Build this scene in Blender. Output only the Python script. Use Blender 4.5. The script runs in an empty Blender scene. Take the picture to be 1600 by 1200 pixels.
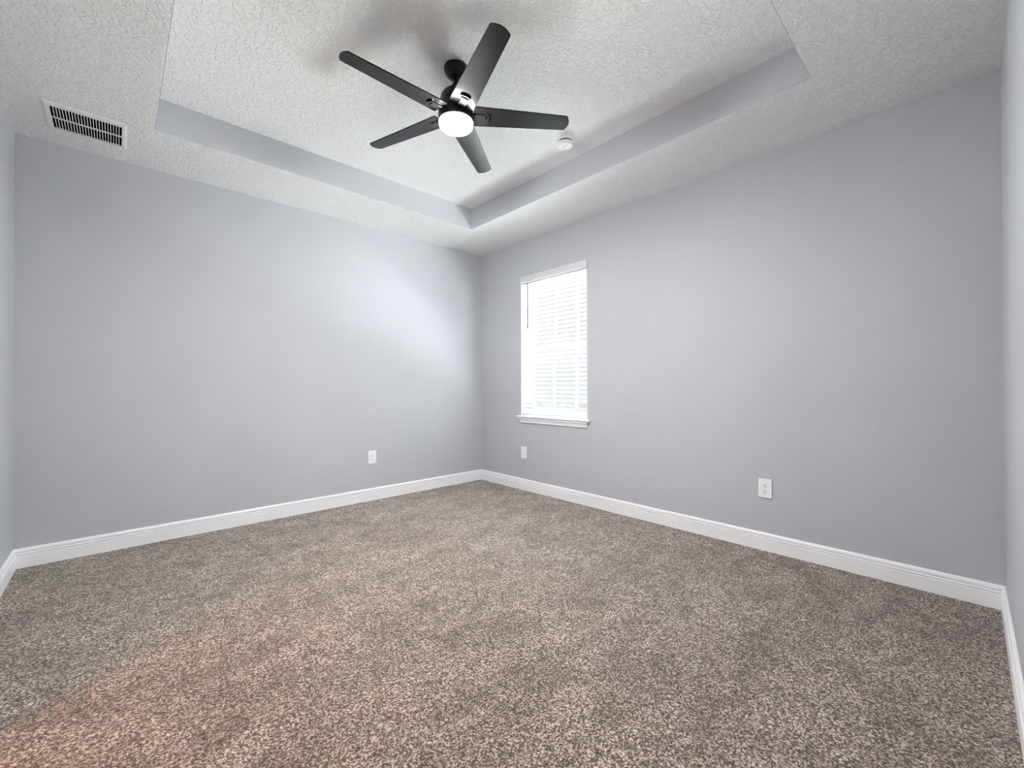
import bpy, bmesh, math
from mathutils import Vector, Matrix

R = math.radians
sc = bpy.context.scene
col = sc.collection

# ------------------------------------------------------------------ dimensions (metres)
H = 2.74            # lower ceiling
TR = 0.203          # tray rise
LA, LB = 3.756, 4.203           # room: x from -LA to 0, y from -LB to 0
TX0, TX1 = -3.112, -0.635       # tray opening
TY0, TY1 = -3.533, -0.646
WY0, WY1, WZ0, WZ1 = -1.610, -0.700, 0.815, 2.318   # window opening in the east wall
DY0, DY1, DZ = -2.95, -2.05, 2.08                   # added door opening in the west wall, out of view

# ------------------------------------------------------------------ camera
cd = bpy.data.cameras.new('camera')
cam = bpy.data.objects.new('camera', cd)
col.objects.link(cam)
cd.sensor_width = 36.0
cd.lens = 663.188 / 1600 * 36.0
cd.clip_start = 0.01
yaw, pitch, roll = R(47.0669), R(0.38066), R(-0.15572)
fw = Vector((math.cos(pitch) * math.cos(yaw), math.cos(pitch) * math.sin(yaw), math.sin(pitch)))
r0 = Vector((math.sin(yaw), -math.cos(yaw), 0))
u0 = r0.cross(fw)
r1 = math.cos(roll) * r0 + math.sin(roll) * u0
u1 = -math.sin(roll) * r0 + math.cos(roll) * u0
cam.matrix_world = Matrix(((r1.x, u1.x, -fw.x, -3.27963), (r1.y, u1.y, -fw.y, -4.08156),
                           (r1.z, u1.z, -fw.z, 1.13258), (0, 0, 0, 1)))
sc.camera = cam

# ------------------------------------------------------------------ sky, sun, portal, exposure
w = bpy.data.worlds.new('sky')
sc.world = w
w.use_nodes = True
nt = w.node_tree
bg = nt.nodes['Background']
SKY_LEVEL = 20.0
GROUND_LEVEL = 98.0      # sunlit pale paving below the horizon
tc = nt.nodes.new('ShaderNodeTexCoord')
sx = nt.nodes.new('ShaderNodeSeparateXYZ')
nt.links.new(tc.outputs['Generated'], sx.inputs[0])
mr = nt.nodes.new('ShaderNodeMapRange')
mr.inputs[1].default_value = -0.03
mr.inputs[2].default_value = 0.03
nt.links.new(sx.outputs[2], mr.inputs[0])
mc = nt.nodes.new('ShaderNodeMix')
mc.data_type = 'RGBA'
nt.links.new(mr.outputs[0], mc.inputs[0])
mc.inputs[6].default_value = (GROUND_LEVEL * 0.95, GROUND_LEVEL * 0.985, GROUND_LEVEL, 1)
mc.inputs[7].default_value = (SKY_LEVEL * 0.82, SKY_LEVEL * 0.92, SKY_LEVEL * 1.1, 1)
nt.links.new(mc.outputs[2], bg.inputs[0])
bg.inputs[1].default_value = 1.0
pd = bpy.data.lights.new('window_portal', 'AREA')
pd.shape = 'RECTANGLE'
pd.size = WY1 - WY0
pd.size_y = WZ1 - WZ0
pd.cycles.is_portal = True
po = bpy.data.objects.new('window_portal', pd)
col.objects.link(po)
po.location = (0.17, (WY0 + WY1) / 2, (WZ0 + WZ1) / 2)
po.rotation_euler = (R(90), 0, R(90))

vs = sc.view_settings
vs.view_transform = 'Standard'
vs.look = 'None'
vs.gamma = 1
vs.use_curve_mapping = False
vs.exposure = 0.36
cy = sc.cycles
cy.max_bounces = 14
cy.diffuse_bounces = 10
cy.glossy_bounces = 4
cy.transmission_bounces = 6
cy.transparent_max_bounces = 8
cy.caustics_reflective = False
cy.caustics_refractive = False
cy.sample_clamp_indirect = 14
cy.sample_clamp_direct = 4.0
cy.pixel_filter_type = "GAUSSIAN"
cy.filter_width = 1.15
cy.use_denoising = True
cy.denoising_prefilter = 'ACCURATE'

# ------------------------------------------------------------------ materials
def new_mat(name, base=(0.8, 0.8, 0.8), rough=0.6, spec=0.4, metal=0.0, coat=0.0):
    m = bpy.data.materials.new(name)
    m.use_nodes = True
    b = m.node_tree.nodes['Principled BSDF']
    b.inputs['Base Color'].default_value = (*base, 1)
    b.inputs['Roughness'].default_value = rough
    b.inputs['Specular IOR Level'].default_value = spec
    b.inputs['Metallic'].default_value = metal
    b.inputs['Coat Weight'].default_value = coat
    return m, m.node_tree, b

def noise(nt, vec, scale, detail=3, rough=0.5, dist=0.0):
    n = nt.nodes.new('ShaderNodeTexNoise')
    n.inputs['Scale'].default_value = scale
    n.inputs['Detail'].default_value = detail
    n.inputs['Roughness'].default_value = rough
    n.inputs['Distortion'].default_value = dist
    nt.links.new(vec, n.inputs['Vector'])
    return n

def ramp(nt, fac, stops):
    r = nt.nodes.new('ShaderNodeValToRGB')
    e = r.color_ramp.elements
    while len(e) < len(stops):
        e.new(0.5)
    for k, (p, c) in enumerate(stops):
        e[k].position = p
        e[k].color = (*c, 1) if len(c) == 3 else c
    nt.links.new(fac, r.inputs[0])
    return r

def mixc(nt, mode, fac, a, b):
    m = nt.nodes.new('ShaderNodeMix')
    m.data_type = 'RGBA'
    m.blend_type = mode
    if isinstance(fac, float):
        m.inputs[0].default_value = fac
    else:
        nt.links.new(fac, m.inputs[0])
    for s, v in ((6, a), (7, b)):
        if isinstance(v, tuple):
            m.inputs[s].default_value = (*v, 1)
        else:
            nt.links.new(v, m.inputs[s])
    return m.outputs[2]

def bump(nt, height, strength, dist, bsdf, chain=None):
    b = nt.nodes.new('ShaderNodeBump')
    b.inputs['Strength'].default_value = strength
    b.inputs['Distance'].default_value = dist
    nt.links.new(height, b.inputs['Height'])
    if chain:
        nt.links.new(chain, b.inputs['Normal'])
    nt.links.new(b.outputs[0], bsdf.inputs['Normal'])
    return b.outputs[0]

def objvec(nt, scale=None):
    t = nt.nodes.new('ShaderNodeTexCoord')
    v = t.outputs['Object']
    if scale:
        m = nt.nodes.new('ShaderNodeMapping')
        m.inputs['Scale'].default_value = scale
        nt.links.new(v, m.inputs[0])
        v = m.outputs[0]
    return v

def paint(name, c, bstr=0.55):
    m, nt, b = new_mat(name, c, 0.55, 0.35)
    v = objvec(nt)
    n = noise(nt, v, 130, 3, 0.55)
    bump(nt, n.outputs[0], bstr, 0.002, b)
    big = noise(nt, v, 1.3, 2)
    k = ramp(nt, big.outputs[0], [(0.3, tuple(x * 0.975 for x in c)), (0.7, tuple(min(1, x * 1.02) for x in c))])
    nt.links.new(k.outputs[0], b.inputs['Base Color'])
    return m

M_wall = paint('lavender_grey_paint', (0.470, 0.482, 0.508))
M_tray = paint('tray_grey_paint', (0.470, 0.482, 0.508), 0.1)

def knockdown(name, c):
    m, nt, b = new_mat(name, c, 0.75, 0.2)
    v = objvec(nt)
    n1 = noise(nt, v, 34, 3, 0.55, 1.2)
    r1 = ramp(nt, n1.outputs[0], [(0.42, (0, 0, 0)), (0.58, (1, 1, 1))])
    n2 = noise(nt, v, 110, 3, 0.6)
    x = nt.nodes.new('ShaderNodeMath')
    x.operation = 'MULTIPLY_ADD'
    nt.links.new(n2.outputs[0], x.inputs[0])
    x.inputs[1].default_value = 0.8
    nt.links.new(r1.outputs[0], x.inputs[2])
    bump(nt, x.outputs[0], 1.0, 0.0045, b)
    return m

M_ceil = knockdown('textured_ceiling', (0.88, 0.89, 0.86))
M_trim, _, _ = new_mat('semi_gloss_white_trim', (0.86, 0.865, 0.87), 0.35, 0.5)
M_plate, _, _ = new_mat('white_plastic', (0.86, 0.86, 0.87), 0.35, 0.5)
M_slat, _, _ = new_mat('white_blind_slat', (0.66, 0.66, 0.655), 0.45, 0.4)
M_vinyl, _, _ = new_mat('white_vinyl', (0.85, 0.86, 0.87), 0.4, 0.45)
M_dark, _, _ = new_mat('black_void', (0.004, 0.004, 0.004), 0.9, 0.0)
M_slot, _, _ = new_mat('outlet_slot', (0.03, 0.03, 0.03), 0.6, 0.2)
M_metalw, _, _ = new_mat('white_enamelled_metal', (0.80, 0.80, 0.79), 0.45, 0.4)
M_wand, _, _ = new_mat('clear_grey_wand', (0.03, 0.033, 0.036), 0.3, 0.2)
M_cord, _, _ = new_mat('white_cord', (0.55, 0.56, 0.56), 0.8, 0.1)
M_screw, _, _ = new_mat('screw_metal', (0.55, 0.55, 0.55), 0.35, 0.5, 0.8)

M_black, nt, b = new_mat('satin_black_metal', (0.0022, 0.0018, 0.0024), 0.32, 0.24)
n = noise(nt, objvec(nt), 180, 2)
bump(nt, n.outputs[0], 0.06, 0.001, b)
M_blade, nt, b = new_mat('espresso_blade', (0.002, 0.002, 0.002), 0.26, 0.2)
n = noise(nt, objvec(nt, (3, 60, 60)), 3, 4)
k = ramp(nt, n.outputs[0], [(0.3, (0.0012, 0.001, 0.0012)), (0.7, (0.003, 0.0027, 0.0027))])
nt.links.new(k.outputs[0], b.inputs['Base Color'])

M_globe, nt, b = new_mat('lit_opal_glass', (0.9, 0.9, 0.9), 0.4, 0.4)
b.inputs['Emission Color'].default_value = (0.985, 0.985, 1.0, 1)
b.inputs['Emission Strength'].default_value = 660

M_glass = bpy.data.materials.new('window_glass')
M_glass.use_nodes = True
nt = M_glass.node_tree
nt.nodes.clear()
o = nt.nodes.new('ShaderNodeOutputMaterial')
tr = nt.nodes.new('ShaderNodeBsdfTransparent')
tr.inputs[0].default_value = (0.93, 0.95, 0.94, 1)
gl = nt.nodes.new('ShaderNodeBsdfGlossy')
gl.inputs['Roughness'].default_value = 0.02
mx = nt.nodes.new('ShaderNodeMixShader')
mx.inputs[0].default_value = 0.05
nt.links.new(tr.outputs[0], mx.inputs[1])
nt.links.new(gl.outputs[0], mx.inputs[2])
nt.links.new(mx.outputs[0], o.inputs[0])

# carpet: flecked cut pile, shade between tufts put into the darkest tones
M_carpet, nt, b = new_mat('flecked_beige_carpet', (0.3, 0.25, 0.2), 0.95, 0.05)
b.inputs['Sheen Weight'].default_value = 0.30
b.inputs['Sheen Roughness'].default_value = 0.6
v = objvec(nt)
nw = noise(nt, v, 60, 2)
add = nt.nodes.new('ShaderNodeMixRGB')
add.blend_type = 'ADD'
add.inputs[0].default_value = 0.006
nt.links.new(v, add.inputs[1])
nt.links.new(nw.outputs['Color'], add.inputs[2])
f1 = noise(nt, add.outputs[0], 140, 4, 0.72, 0.3)
fl = ramp(nt, f1.outputs[0], [(0.415, (0.014, 0.008, 0.006)), (0.475, (0.15, 0.118, 0.092)),
                              (0.53, (0.39, 0.318, 0.255)), (0.585, (0.86, 0.75, 0.65))])
p1 = noise(nt, objvec(nt, (1.0, 1.7, 1.0)), 2.6, 5, 0.62, 0.5)
pr = ramp(nt, p1.outputs[0], [(0.34, (0.66, 0.63, 0.61)), (0.50, (0.93, 0.93, 0.93)), (0.66, (1.12, 1.12, 1.12))])
p2 = noise(nt, v, 14, 3, 0.6, 1.0)
pr2 = ramp(nt, p2.outputs[0], [(0.36, (0.72, 0.70, 0.68)), (0.5, (1, 1, 1)), (0.68, (1.14, 1.14, 1.14))])
c = mixc(nt, 'MULTIPLY', 1.0, fl.outputs[0], pr.outputs[0])
c = mixc(nt, 'MULTIPLY', 1.0, c, pr2.outputs[0])
nt.links.new(c, b.inputs['Base Color'])
n1 = bump(nt, f1.outputs[0], 1.0, 0.014, b)

# exterior
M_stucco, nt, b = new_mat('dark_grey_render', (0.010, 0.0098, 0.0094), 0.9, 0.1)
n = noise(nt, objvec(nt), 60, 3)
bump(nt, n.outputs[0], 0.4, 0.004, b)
# ------------------------------------------------------------------ mesh helpers
def box(bm, x0, x1, y0, y1, z0, z1):
    vs_ = [bm.verts.new((x, y, z)) for z in (z0, z1) for x, y in ((x0, y0), (x1, y0), (x1, y1), (x0, y1))]
    for f in ((0, 3, 2, 1), (4, 5, 6, 7), (0, 1, 5, 4), (1, 2, 6, 5), (2, 3, 7, 6), (3, 0, 4, 7)):
        bm.faces.new([vs_[i] for i in f])
    return vs_

def loft(bm, rings, closed=True, caps=True):
    """rings: lists of points with equal length, joined in sequence."""
    rr = [[bm.verts.new(p) for p in ring] for ring in rings]
    n_ = len(rr[0])
    for a, b_ in zip(rr, rr[1:]):
        for i in range(n_ if closed else n_ - 1):
            j = (i + 1) % n_
            bm.faces.new((a[i], a[j], b_[j], b_[i]))
    if caps:
        bm.faces.new(list(reversed(rr[0])))
        bm.faces.new(rr[-1])

def lathe(bm, prof, seg=48, c=(0, 0, 0), cap=True):
    rings = [[(c[0] + r * math.cos(2 * math.pi * k / seg), c[1] + r * math.sin(2 * math.pi * k / seg), c[2] + z)
              for k in range(seg)] for r, z in prof]
    loft(bm, rings, caps=cap)

def obj(name, bm, mat, parent=None, smooth=False, bev=0.0, seg=2, mats=None):
    bmesh.ops.recalc_face_normals(bm, faces=bm.faces)
    me = bpy.data.meshes.new(name)
    bm.to_mesh(me)
    bm.free()
    for m_ in (mats or [mat]):
        me.materials.append(m_)
    o_ = bpy.data.objects.new(name, me)
    col.objects.link(o_)
    if parent:
        o_.parent = parent
    if smooth:
        for p_ in me.polygons:
            p_.use_smooth = True
        if hasattr(me, 'set_sharp_from_angle'):
            me.set_sharp_from_angle(angle=R(38))
    if bev:
        md = o_.modifiers.new('bevel', 'BEVEL')
        md.width = bev
        md.segments = seg
        md.limit_method = 'ANGLE'
        md.angle_limit = R(40)
    return o_

def struct(o_):
    o_['kind'] = 'structure'
    return o_

def empty(name, loc=(0, 0, 0), rot=(0, 0, 0)):
    o_ = bpy.data.objects.new(name, None)
    o_.empty_display_size = 0.1
    col.objects.link(o_)
    o_.location = loc
    o_.rotation_euler = rot
    return o_

def tag(o_, label, cat, group=None):
    o_['label'] = label
    o_['category'] = cat
    if group:
        o_['group'] = group
    return o_

def copy_tree(o_, parent=None):
    c_ = o_.copy()
    col.objects.link(c_)
    if parent:
        c_.parent = parent
    for ch in [x for x in bpy.data.objects if x.parent == o_]:
        copy_tree(ch, c_)
    return c_

# ------------------------------------------------------------------ room shell
T = 0.15
bm = bmesh.new()
box(bm, -LA - T, T, -LB - T, T, -0.12, 0.0)
struct(obj('floor', bm, M_carpet))

bm = bmesh.new()
box(bm, -LA - T, T, 0, T, 0, H + TR + 0.1)
struct(obj('wall_north', bm, M_wall))
bm = bmesh.new()
box(bm, -LA - T, T, -LB - T, -LB, 0, H + TR + 0.1)
struct(obj('wall_south', bm, M_wall))

def holed_wall(bm, x0, x1, y0, y1, z0, z1, hy0, hy1, hz0, hz1):
    """slab across x0..x1 with one rectangular hole, built as a single closed frame"""
    o_ = [(y0, z0), (y1, z0), (y1, z1), (y0, z1)]
    i_ = [(hy0, hz0), (hy1, hz0), (hy1, hz1), (hy0, hz1)]
    V = {}
    for nm, pts in (('o', o_), ('i', i_)):
        for k_, (y, z) in enumerate(pts):
            for s, x in enumerate((x0, x1)):
                V[nm, k_, s] = bm.verts.new((x, y, z))
    for k_ in range(4):
        j = (k_ + 1) % 4
        for s in (0, 1):
            bm.faces.new((V['o', k_, s], V['o', j, s], V['i', j, s], V['i', k_, s]))
        bm.faces.new((V['o', k_, 0], V['o', j, 0], V['o', j, 1], V['o', k_, 1]))
        bm.faces.new((V['i', k_, 0], V['i', j, 0], V['i', j, 1], V['i', k_, 1]))

bm = bmesh.new()
holed_wall(bm, 0, T, -LB, 0, 0, H + TR + 0.1, WY0, WY1, WZ0, WZ1)
struct(obj('wall_east', bm, M_wall))
bm = bmesh.new()
holed_wall(bm, -LA - T, -LA, -LB, 0, -0.001, H + TR + 0.1, DY0, DY1, -0.0005, DZ)
struct(obj('wall_west', bm, M_wall))

# ceiling: lower ring, upper tray panel
bm = bmesh.new()
zt = H + TR + 0.1
box(bm, -LA, 0, TY1, 0, H, zt)
box(bm, -LA, 0, -LB, TY0, H, zt)
box(bm, -LA, TX0, TY0, TY1, H, zt)
box(bm, TX1, 0, TY0, TY1, H, zt)
box(bm, TX0, TX1, TY0, TY1, H + TR, zt)
struct(obj('ceiling', bm, M_ceil))
# painted risers of the tray, a skin 3 mm thick on the recess sides
e = 0.003
for k_, (x0, x1, y0, y1) in enumerate(((TX0, TX1, TY1 - e, TY1), (TX0, TX1, TY0, TY0 + e),
                                      (TX0, TX0 + e, TY0, TY1), (TX1 - e, TX1, TY0, TY1))):
    bm = bmesh.new()
    box(bm, x0, x1, y0, y1, H + 0.0005, H + TR)
    struct(obj('trim_%d' % (k_ + 1), bm, M_tray))

# baseboards: moulded profile (distance from wall, height)
PROF = [(0, 0), (0.016, 0), (0.016, 0.0745), (0.0150, 0.0765), (0.0080, 0.0775), (0.0080, 0.0805),
        (0.0140, 0.0825), (0.0150, 0.0865), (0.0130, 0.0905), (0.0065, 0.0920), (0.0065, 0.0955),
        (0.0125, 0.0975), (0.0128, 0.1040), (0.0110, 0.1120), (0.0070, 0.1180), (0.0050, 0.1210), (0, 0.1210)]

def baseboard(name, p, q, nrm, mitre=(True, True)):
    """runs from p to q along the wall with inward normal nrm"""
    p, q, nrm = Vector(p), Vector(q), Vector(nrm)
    d = (q - p).normalized()
    bm = bmesh.new()
    rings = []
    for end, s, mt in ((p, 1, mitre[0]), (q, -1, mitre[1])):
        rings.append([tuple(end + nrm * a + d * (s * a if mt else 0) + Vector((0, 0, z + 0.0))) for a, z in PROF])
    loft(bm, rings)
    return struct(obj(name, bm, M_trim))

baseboard('baseboard_north', (-LA, 0, 0), (0, 0, 0), (0, -1, 0))
baseboard('baseboard_east', (0, 0, 0), (0, -LB, 0), (-1, 0, 0))
baseboard('baseboard_south', (0, -LB, 0), (-LA, -LB, 0), (0, 1, 0))
bw = baseboard('baseboard_west', (-LA, DY1 + 0.062, 0), (-LA, 0, 0), (1, 0, 0), (False, True))
bw = baseboard('baseboard_west_short', (-LA, -LB, 0), (-LA, DY0 - 0.062, 0), (1, 0, 0), (True, False))
bw.name = 'baseboard_west.001'

# added unseen doorway and hall, with a lamp put in to warm the carpet
bm = bmesh.new()
for y0, y1, z0, z1 in ((DY0 - 0.06, DY0, 0, DZ + 0.06), (DY1, DY1 + 0.06, 0, DZ + 0.06), (DY0, DY1, DZ, DZ + 0.06)):
    box(bm, -LA, -LA + 0.016, y0, y1, z0, z1)
struct(obj('trim_5', bm, M_trim, bev=0.003))
HX0 = -LA - T - 1.2
bm = bmesh.new()
box(bm, HX0, -LA - T, DY0 - 0.3, DY1 + 0.3, -0.12, 0)
struct(obj('floor_hall', bm, M_carpet))
bm = bmesh.new()
box(bm, HX0, -LA - T, DY0 - 0.3, DY1 + 0.3, 2.44, 2.54)
struct(obj('ceiling_hall', bm, M_ceil))
for nm, (x0, x1, y0, y1) in (('wall_hall_north', (HX0, -LA - T, DY1 + 0.3, DY1 + 0.4)),
                             ('wall_hall_south', (HX0, -LA - T, DY0 - 0.4, DY0 - 0.3)),
                             ('wall_hall_west', (HX0 - 0.1, HX0, DY0 - 0.4, DY1 + 0.4))):
    bm = bmesh.new()
    box(bm, x0, x1, y0, y1, -0.12, 2.54)
    struct(obj(nm, bm, M_wall))
M_warm, nt, b = new_mat('added_lamp_glass', (0.9, 0.85, 0.75), 0.4, 0.3)
b.inputs['Emission Color'].default_value = (1.0, 0.38, 0.15, 1)
b.inputs['Emission Strength'].default_value = 150
hl = empty('added_hall_lamp', (-LA - T - 0.45, (DY0 + DY1) / 2, 2.44))
tag(hl, 'added round warm lamp in the unseen hall, lighting the carpet through the added doorway', 'lamp')
bm = bmesh.new()
lathe(bm, [(0.15, 0), (0.15, -0.02), (0.14, -0.025)])
obj('base', bm, M_metalw, hl, smooth=True)
bm = bmesh.new()
lathe(bm, [(0.14, -0.0255), (0.13, -0.05), (0.10, -0.075), (0.05, -0.09), (0.01, -0.094)])
obj('glass_shade', bm, M_warm, hl, smooth=True)

# ------------------------------------------------------------------ window
win = struct(empty('window_1', (0, (WY0 + WY1) / 2, WZ0)))
def wpart(name, bm, mat, **k):
    bmesh.ops.translate(bm, verts=bm.verts, vec=-Vector(win.location))
    o_ = obj(name, bm, mat, win, **k)
    return o_
g = 0.0005
bm = bmesh.new()   # white jamb liner
J = 0.012
box(bm, 0.001, 0.088, WY1 - J, WY1 - g, WZ0 + g, WZ1 - g)
box(bm, 0.001, 0.088, WY0 + g, WY0 + J, WZ0 + g, WZ1 - g)
box(bm, 0.001, 0.088, WY0 + J, WY1 - J, WZ1 - J, WZ1 - g)
wpart('jamb', bm, M_trim)
FX0, FX1 = 0.09, 0.145
bm = bmesh.new()   # vinyl frame
fwid = 0.045
box(bm, FX0, FX1, WY1 - fwid, WY1 - g, WZ0 + g, WZ1 - g)
box(bm, FX0, FX1, WY0 + g, WY0 + fwid, WZ0 + g, WZ1 - g)
box(bm, FX0, FX1, WY0 + fwid, WY1 - fwid, WZ1 - fwid, WZ1 - g)
box(bm, FX0, FX1, WY0 + fwid, WY1 - fwid, WZ0 + g, WZ0 + fwid)
wpart('window_frame', bm, M_vinyl, bev=0.003)
ZM = 1.545
for nm, x0, x1, z0, z1 in (('upper_sash', 0.122, 0.142, ZM - 0.02, WZ1 - fwid), ('lower_sash', 0.096, 0.118, WZ0 + fwid, ZM + 0.03)):
    bm = bmesh.new()
    a0, a1 = WY0 + fwid, WY1 - fwid
    s = 0.038
    box(bm, x0, x1, a0, a0 + s, z0, z1)
    box(bm, x0, x1, a1 - s, a1, z0, z1)
    box(bm, x0, x1, a0 + s, a1 - s, z0, z0 + 0.05)
    box(bm, x0, x1, a0 + s, a1 - s, z1 - 0.05, z1)
    sash = wpart(nm, bm, M_vinyl, bev=0.003)
    xm = (x0 + x1) / 2
    bm = bmesh.new()
    box(bm, xm - 0.002, xm + 0.002, a0 + s - .005, a1 - s + .005, z0 + 0.045, z1 - 0.045)
    bmesh.ops.translate(bm, verts=bm.verts, vec=-Vector(win.location))
    obj('pane', bm, M_glass, sash)
    for ym in (-1.100, -1.398):
        bm = bmesh.new()
        box(bm, xm - 0.006, xm + 0.006, ym - 0.010, ym + 0.010, z0 + 0.05, z1 - 0.05)
        bmesh.ops.translate(bm, verts=bm.verts, vec=-Vector(win.location))
        obj('muntin', bm, M_vinyl, sash)
# stool with rounded nose, ears past the opening
bm = bmesh.new()
YL, YR = -0.664, -1.648
prof = [(0.088, 0.0), (0.088, 0.0005), (-0.028, 0.0005), (-0.034, -0.003), (-0.037, -0.009), (-0.034, -0.016), (-0.028, -0.019), (0.0, -0.019)]
nose = [(-0.0005, 0.0), (-0.028, 0.0), (-0.034, -0.003), (-0.037, -0.009), (-0.034, -0.016), (-0.028, -0.019), (-0.0005, -0.019)]
loft(bm, [[(x, y, WZ0 + z) for x, z in nose] for y in (YL, YR)])
box(bm, -0.0005, 0.088, WY0 + J, WY1 - J, WZ0 + g, WZ0 + 0.004)
wpart('window_sill', bm, M_trim)
# apron with coved profile and returned ends
bm = bmesh.new()
ap = [(0.026, 0.7955), (0.026, 0.781), (0.021, 0.778), (0.018, 0.770), (0.017, 0.764), (0.013, 0.760), (0.012, 0.742), (0.009, 0.738)]
rings = []
for dx, z in ap:
    t_ = (z - 0.738) / 0.058
    rings.append([(-0.0005, -0.697 + 0.018 * t_, z), (-0.0005, -1.607 - 0.018 * t_, z), (-dx, -1.607 - 0.018 * t_, z), (-dx, -0.697 + 0.018 * t_, z)])
loft(bm, rings)
wpart('apron', bm, M_trim)

# ------------------------------------------------------------------ window blind
SY0, SY1 = WY0 + J + 0.004, WY1 - J - 0.004
bl = empty('window_blind', (0.03, (SY0 + SY1) / 2, WZ1 - J))
tag(bl, 'white slatted wood-look blind, fully lowered over the only window', 'blind')
def bpart(name, bm, mat, parent=None, **k):
    bmesh.ops.translate(bm, verts=bm.verts, vec=-Vector(bl.location))
    return obj(name, bm, mat, parent or bl, **k)
bm = bmesh.new()
box(bm, 0.006, 0.056, SY0, SY1, 2.262, WZ1 - J - 0.001)
bpart('headrail', bm, M_slat)
bm = bmesh.new()   # moulded valance with returned ends
vp = [(-0.016, 2.337), (-0.030, 2.337), (-0.031, 2.330), (-0.029, 2.324), (-0.029, 2.310), (-0.025, 2.304),
      (-0.024, 2.296), (-0.028, 2.290), (-0.028, 2.276), (-0.031, 2.273), (-0.031, 2.268), (-0.016, 2.268)]
loft(bm, [[(x, y, z) for x, z in vp] for y in (-0.715, -1.626)])
for y0, y1 in ((-0.721, -0.715), (-1.626, -1.620)):
    box(bm, -0.0155, -0.001, y0, y1, 2.268, 2.337)
bpart('valance', bm, M_slat)
tilt = R(-24)
ztop, pitch_ = 2.236, 0.0445
ns = 31
def slat_bm():
    bm = bmesh.new()
    wd, th = 0.0248, 0.0020
    up, dn = [], []
    for k_ in range(7):
        t_ = -1 + 2 * k_ / 6
        cr = 0.0022 * (1 - t_ * t_)
        a, z = t_ * wd, cr
        for lst, off in ((up, th / 2), (dn, -th / 2)):
            zz = z + off * (0.55 if abs(t_) == 1 else 1)
            lst.append((a * math.cos(tilt) - zz * math.sin(tilt), a * math.sin(tilt) + zz * math.cos(tilt)))
    sec = up + dn[::-1]
    hl_ = (SY1 - SY0) / 2
    loft(bm, [[(x, y, z) for x, z in sec] for y in (-hl_, hl_)])
    return bm
first = obj('slat', slat_bm(), M_slat, bl, smooth=True)
first.location = (0, 0, ztop - bl.location.z)
for k_ in range(1, ns):
    s_ = first.copy()
    col.objects.link(s_)
    s_.parent = bl
    s_.location = (0, 0, ztop - k_ * pitch_ - bl.location.z)
bm = bmesh.new()
box(bm, 0.008, 0.052, SY0, SY1, 0.826, 0.842)
bpart('bottom_rail', bm, M_slat, bev=0.003)
for yc in (-0.876, -1.162, -1.434):
    bm = bmesh.new()
    for x in (0.0045, 0.0545):
        lathe(bm, [(0.0009, 0.842), (0.0009, 2.262)], 6, (x, yc, 0))
    bpart('ladder_cord', bm, M_cord)
bm = bmesh.new()
lathe(bm, [(0.0045, 1.765), (0.0058, 1.775), (0.0052, 1.80), (0.0052, 2.262)], 10, (-0.010, -0.818, 0))
bpart('tilt_wand', bm, M_wand)

# ------------------------------------------------------------------ outside
bm = bmesh.new()
box(bm, 0, 0.3, -9, 9, 0, 3.6)
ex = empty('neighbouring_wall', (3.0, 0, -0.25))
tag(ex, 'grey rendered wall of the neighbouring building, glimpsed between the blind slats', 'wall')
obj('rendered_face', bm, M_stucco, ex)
bm = bmesh.new()
box(bm, -0.06, 0.36, -9, 9, 3.6, 3.68)
obj('coping', bm, M_vinyl, ex)

# ------------------------------------------------------------------ ceiling fan
FZ = H + TR
fan = empty('ceiling_fan', (-1.8764, -2.1134, FZ))
tag(fan, 'dark five-blade ceiling fan with a glowing white round light, hung from the tray ceiling', 'ceiling fan')
bm = bmesh.new()
lathe(bm, [(0.066, -0.0005), (0.068, -0.006), (0.067, -0.018), (0.060, -0.036), (0.046, -0.054), (0.030, -0.066), (0.020, -0.070)])
obj('canopy', bm, M_black, fan, smooth=True)
bm = bmesh.new()
lathe(bm, [(0.0125, -0.066), (0.0125, -0.150)], 24)
obj('downrod', bm, M_black, fan, smooth=True)
bm = bmesh.new()
lathe(bm, [(0.024, -0.100), (0.026, -0.108), (0.026, -0.128), (0.020, -0.134)], 32)
obj('rod_collar', bm, M_black, fan, smooth=True)
bm = bmesh.new()
lathe(bm, [(0.030, -0.128), (0.048, -0.133), (0.070, -0.146), (0.084, -0.164), (0.090, -0.186), (0.092, -0.215), (0.094, -0.246)], 64)
obj('motor_housing', bm, M_black, fan, smooth=True)
bm = bmesh.new()
lathe(bm, [(0.094, -0.2465), (0.099, -0.251), (0.100, -0.262), (0.100, -0.304), (0.097, -0.310)], 64)
obj('switch_housing', bm, M_black, fan, smooth=True)
bm = bmesh.new()
lathe(bm, [(0.0965, -0.3105), (0.0970, -0.325), (0.0945, -0.334), (0.088, -0.341), (0.070, -0.346), (0.040, -0.349), (0.008, -0.350)], 64)
obj('light_globe', bm, M_globe, fan, smooth=True)

def blade_bm():
    bm = bmesh.new()
    def hw(x):
        return 0.0700 + (0.0500 - 0.0700) * (x - 0.10) / (0.64 - 0.10)
    xs = [0.102 + (0.628 - 0.102) * k_ / 12 for k_ in range(13)]
    top = [(0.100, hw(0.1) - 0.004)] + [(x, hw(x)) for x in xs]
    # tip: gently arched end between small rounded corners
    tip = [(0.634, 0.0492), (0.6375, 0.0465)]
    tip += [(0.6385 + 0.0145 * (1 - (y / 0.044) ** 2), y) for y in [0.044 - 0.088 * k_ / 10 for k_ in range(11)]]
    tip += [(0.6375, -0.0465), (0.634, -0.0492)]
    pts = top + tip + [(x, -y) for x, y in reversed(top)]
    th = 0.003
    ring = lambda dz, k_=0.0: [(x, y * (1 - k_), dz) for x, y in pts]
    loft(bm, [ring(-th, 0.012), ring(-th * 0.6), ring(th * 0.6), ring(th, 0.012)])
    return bm
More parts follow.
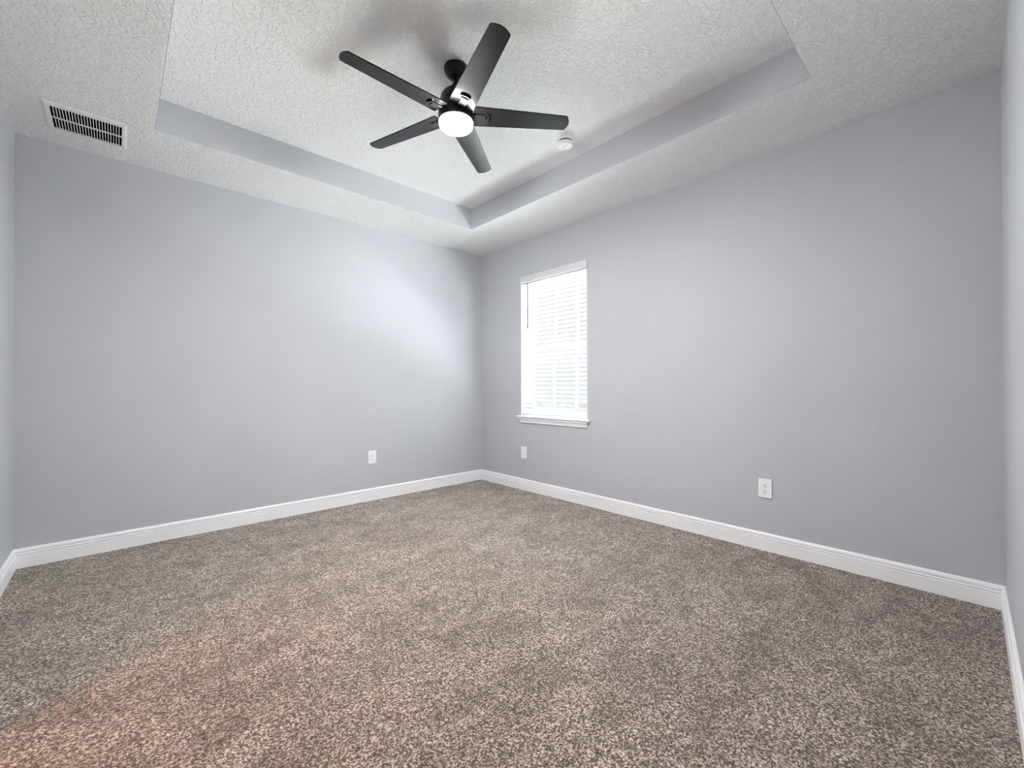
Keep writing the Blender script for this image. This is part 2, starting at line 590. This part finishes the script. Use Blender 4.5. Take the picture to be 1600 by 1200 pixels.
def bracket_bm():
    # flat tongue under the blade root with a raised crescent lip round its end
    bm = bmesh.new()
    def plate(x0, x1, h, z0, z1, ch=0.0025):
        lo = [(x0, -h, z0), (x1, -h, z0), (x1, h, z0), (x0, h, z0)]
        hi = [(x0, -h, z1 + ch), (x1, -h, z1 + ch), (x1, h, z1 + ch), (x0, h, z1 + ch)]
        tp = [(x0, -h + ch, z1), (x1 - ch, -h + ch, z1), (x1 - ch, h - ch, z1), (x0, h - ch, z1)]
        loft(bm, [lo, hi, tp])
    plate(0.085, 0.166, 0.021, -0.0031, -0.0105)
    n_ = 14
    inner, outer = [], []
    for k_ in range(n_ + 1):
        t_ = -1 + 2 * k_ / n_
        y = 0.030 * t_
        outer.append((0.172 + 0.014 * math.sqrt(max(0, 1 - t_ * t_)), y))
        inner.append((0.1685 + 0.008 * math.sqrt(max(0, 1 - t_ * t_)), y * 0.88))
    sec = outer + inner[::-1]
    loft(bm, [[(x, y, z) for x, y in sec] for z in (-0.0031, -0.0115)])
    return bm
ph = R(-35.98)
blade0 = None
for k_ in range(5):
    M_ = Matrix.Translation((0, 0, -0.268)) @ Matrix.Rotation(ph + k_ * R(72), 4, 'Z') @ Matrix.Rotation(R(-10.6), 4, 'X')
    if blade0 is None:
        blade0 = obj('blade', blade_bm(), M_blade, fan, smooth=True)
        brk = obj('blade_bracket', bracket_bm(), M_black, blade0)
        cur = blade0
    else:
        cur = blade0.copy()
        col.objects.link(cur)
        cur.parent = fan
        c2 = brk.copy()
        col.objects.link(c2)
        c2.parent = cur
    cur.matrix_local = M_

# ------------------------------------------------------------------ smoke detector
sm = empty('smoke_detector', (-0.876, -2.078, FZ))
tag(sm, 'small round white smoke detector on the tray ceiling beside the fan blade tip', 'smoke detector')
bm = bmesh.new()
lathe(bm, [(0.068, -0.0005), (0.070, -0.004), (0.068, -0.010), (0.060, -0.013), (0.056, -0.013)], 48)
obj('mounting_base', bm, M_plate, sm, smooth=True)
bm = bmesh.new()
lathe(bm, [(0.049, -0.013), (0.049, -0.025)], 48)
obj('vent_gap', bm, M_slot, sm, smooth=True)
bm = bmesh.new()
lathe(bm, [(0.056, -0.025), (0.0575, -0.028), (0.056, -0.040), (0.052, -0.048), (0.047, -0.050), (0.030, -0.051), (0.029, -0.049)], 48)
obj('body', bm, M_plate, sm, smooth=True)
bm = bmesh.new()
lathe(bm, [(0.0275, -0.0485), (0.0275, -0.0535), (0.025, -0.0555), (0.005, -0.056)], 32)
obj('test_button', bm, M_plate, sm, smooth=True)
bm = bmesh.new()
lathe(bm, [(0.004, -0.0555), (0.004, -0.0575)], 12, (-0.010, 0.004, 0))
obj('indicator_light', bm, M_slot, sm)

# ------------------------------------------------------------------ return air vent
vx0, vx1, vy0, vy1 = -3.596, -3.238, -0.594, -0.241
vt = empty('air_vent', ((vx0 + vx1) / 2, (vy0 + vy1) / 2, H))
tag(vt, 'square white louvred air vent in the lower ceiling near the left corner', 'vent')
def vpart(name, bm, mat, **k):
    bmesh.ops.translate(bm, verts=bm.verts, vec=-Vector(vt.location))
    return obj(name, bm, mat, vt, **k)
ix0, ix1, iy0, iy1 = -3.566, -3.262, -0.553, -0.272
bm = bmesh.new()   # stamped frame: outer lip sloping down to the flange
def sq(x0, x1, y0, y1, z):
    return [(x0, y0, z), (x1, y0, z), (x1, y1, z), (x0, y1, z)]
loft(bm, [sq(ix0, ix1, iy0, iy1, H - 0.0005), sq(vx0, vx1, vy0, vy1, H - 0.0005), sq(vx0 + .002, vx1 - .002, vy0 + .002, vy1 - .002, H - 0.006),
          sq(vx0 + .010, vx1 - .010, vy0 + .010, vy1 - .010, H - 0.010), sq(ix0, ix1, iy0, iy1, H - 0.010), sq(ix0, ix1, iy0, iy1, H - 0.0005)], caps=False)
bmesh.ops.remove_doubles(bm, verts=bm.verts, dist=1e-5)
vpart('frame', bm, M_metalw)
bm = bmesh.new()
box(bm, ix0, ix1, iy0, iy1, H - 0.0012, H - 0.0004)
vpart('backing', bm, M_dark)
bm = bmesh.new()
nl = 24
pt = (ix1 - ix0) / nl
for k_ in range(1, nl):
    x = ix0 + k_ * pt
    c0 = 0.0019
    loft(bm, [[(x - c0 + s_, y, H - 0.0095), (x + s_, y, H - 0.0095), (x + c0 - s_, y, H - 0.0015), (x - s_, y, H - 0.0015)]
              for y, s_ in ((iy0, 0.0), (iy1, 0.0))])
vpart('louvers', bm, M_metalw)
bm = bmesh.new()
ym = (iy0 + iy1) / 2
box(bm, ix0, ix1, ym - 0.003, ym + 0.003, H - 0.0102, H - 0.002)
vpart('centre_bar', bm, M_metalw)

# ------------------------------------------------------------------ wall outlets (built facing -Y, plate against the wall at y=0)
def make_outlet():
    root = empty('wall_outlet')
    bm = bmesh.new()
    box(bm, -0.042, 0.042, -0.0075, -0.0003, -0.065, 0.065)
    obj('cover_plate', bm, M_plate, root, bev=0.003, seg=3)
    for zc in (0.0205, -0.0205):
        bm = bmesh.new()
        ring = lambda y, s: [(s * max(-0.0165, min(0.0165, 0.019 * math.cos(2 * math.pi * k / 32))), y, zc + s * 0.0165 * math.sin(2 * math.pi * k / 32)) for k in range(32)]
        loft(bm, [ring(-0.0072, 1), ring(-0.0095, 1), ring(-0.0100, 0.95)])
        rc = obj('receptacle', bm, M_plate, root, smooth=True)
        for cx, cz, hw, hh in ((-0.0065, 0.004, 0.0014, 0.0048), (0.0065, 0.004, 0.0014, 0.0040)):
            bm = bmesh.new()
            box(bm, cx - hw, cx + hw, -0.0103, -0.0095, zc + cz - hh, zc + cz + hh)
            obj('slot', bm, M_slot, rc)
        bm = bmesh.new()
        loft(bm, [[(0.0027 * math.cos(2 * math.pi * k / 12), y, zc - 0.0075 + 0.0027 * math.sin(2 * math.pi * k / 12)) for k in range(12)] for y in (-0.0095, -0.0103)])
        obj('ground_hole', bm, M_slot, rc)
    bm = bmesh.new()
    loft(bm, [[(0.0030 * math.cos(2 * math.pi * k / 12), y, 0.0030 * math.sin(2 * math.pi * k / 12)) for k in range(12)] for y in (-0.0070, -0.0086)])
    obj('screw', bm, M_plate, root)
    return root
o1 = make_outlet()
o1.location = (-1.404, 0, 0.432)
tag(o1, 'white duplex outlet low on the left wall that has no window', 'outlet', 'wall outlets')
o2 = copy_tree(o1)
o2.location = (0, -0.750, 0.410)
o2.rotation_euler = (0, 0, R(-90))
tag(o2, 'white duplex outlet on the right wall, just below the window', 'outlet', 'wall outlets')
o3 = copy_tree(o1)
o3.location = (0, -3.122, 0.427)
o3.rotation_euler = (0, 0, R(-90))
tag(o3, 'white duplex outlet on the right wall, alone well away from the window', 'outlet', 'wall outlets')
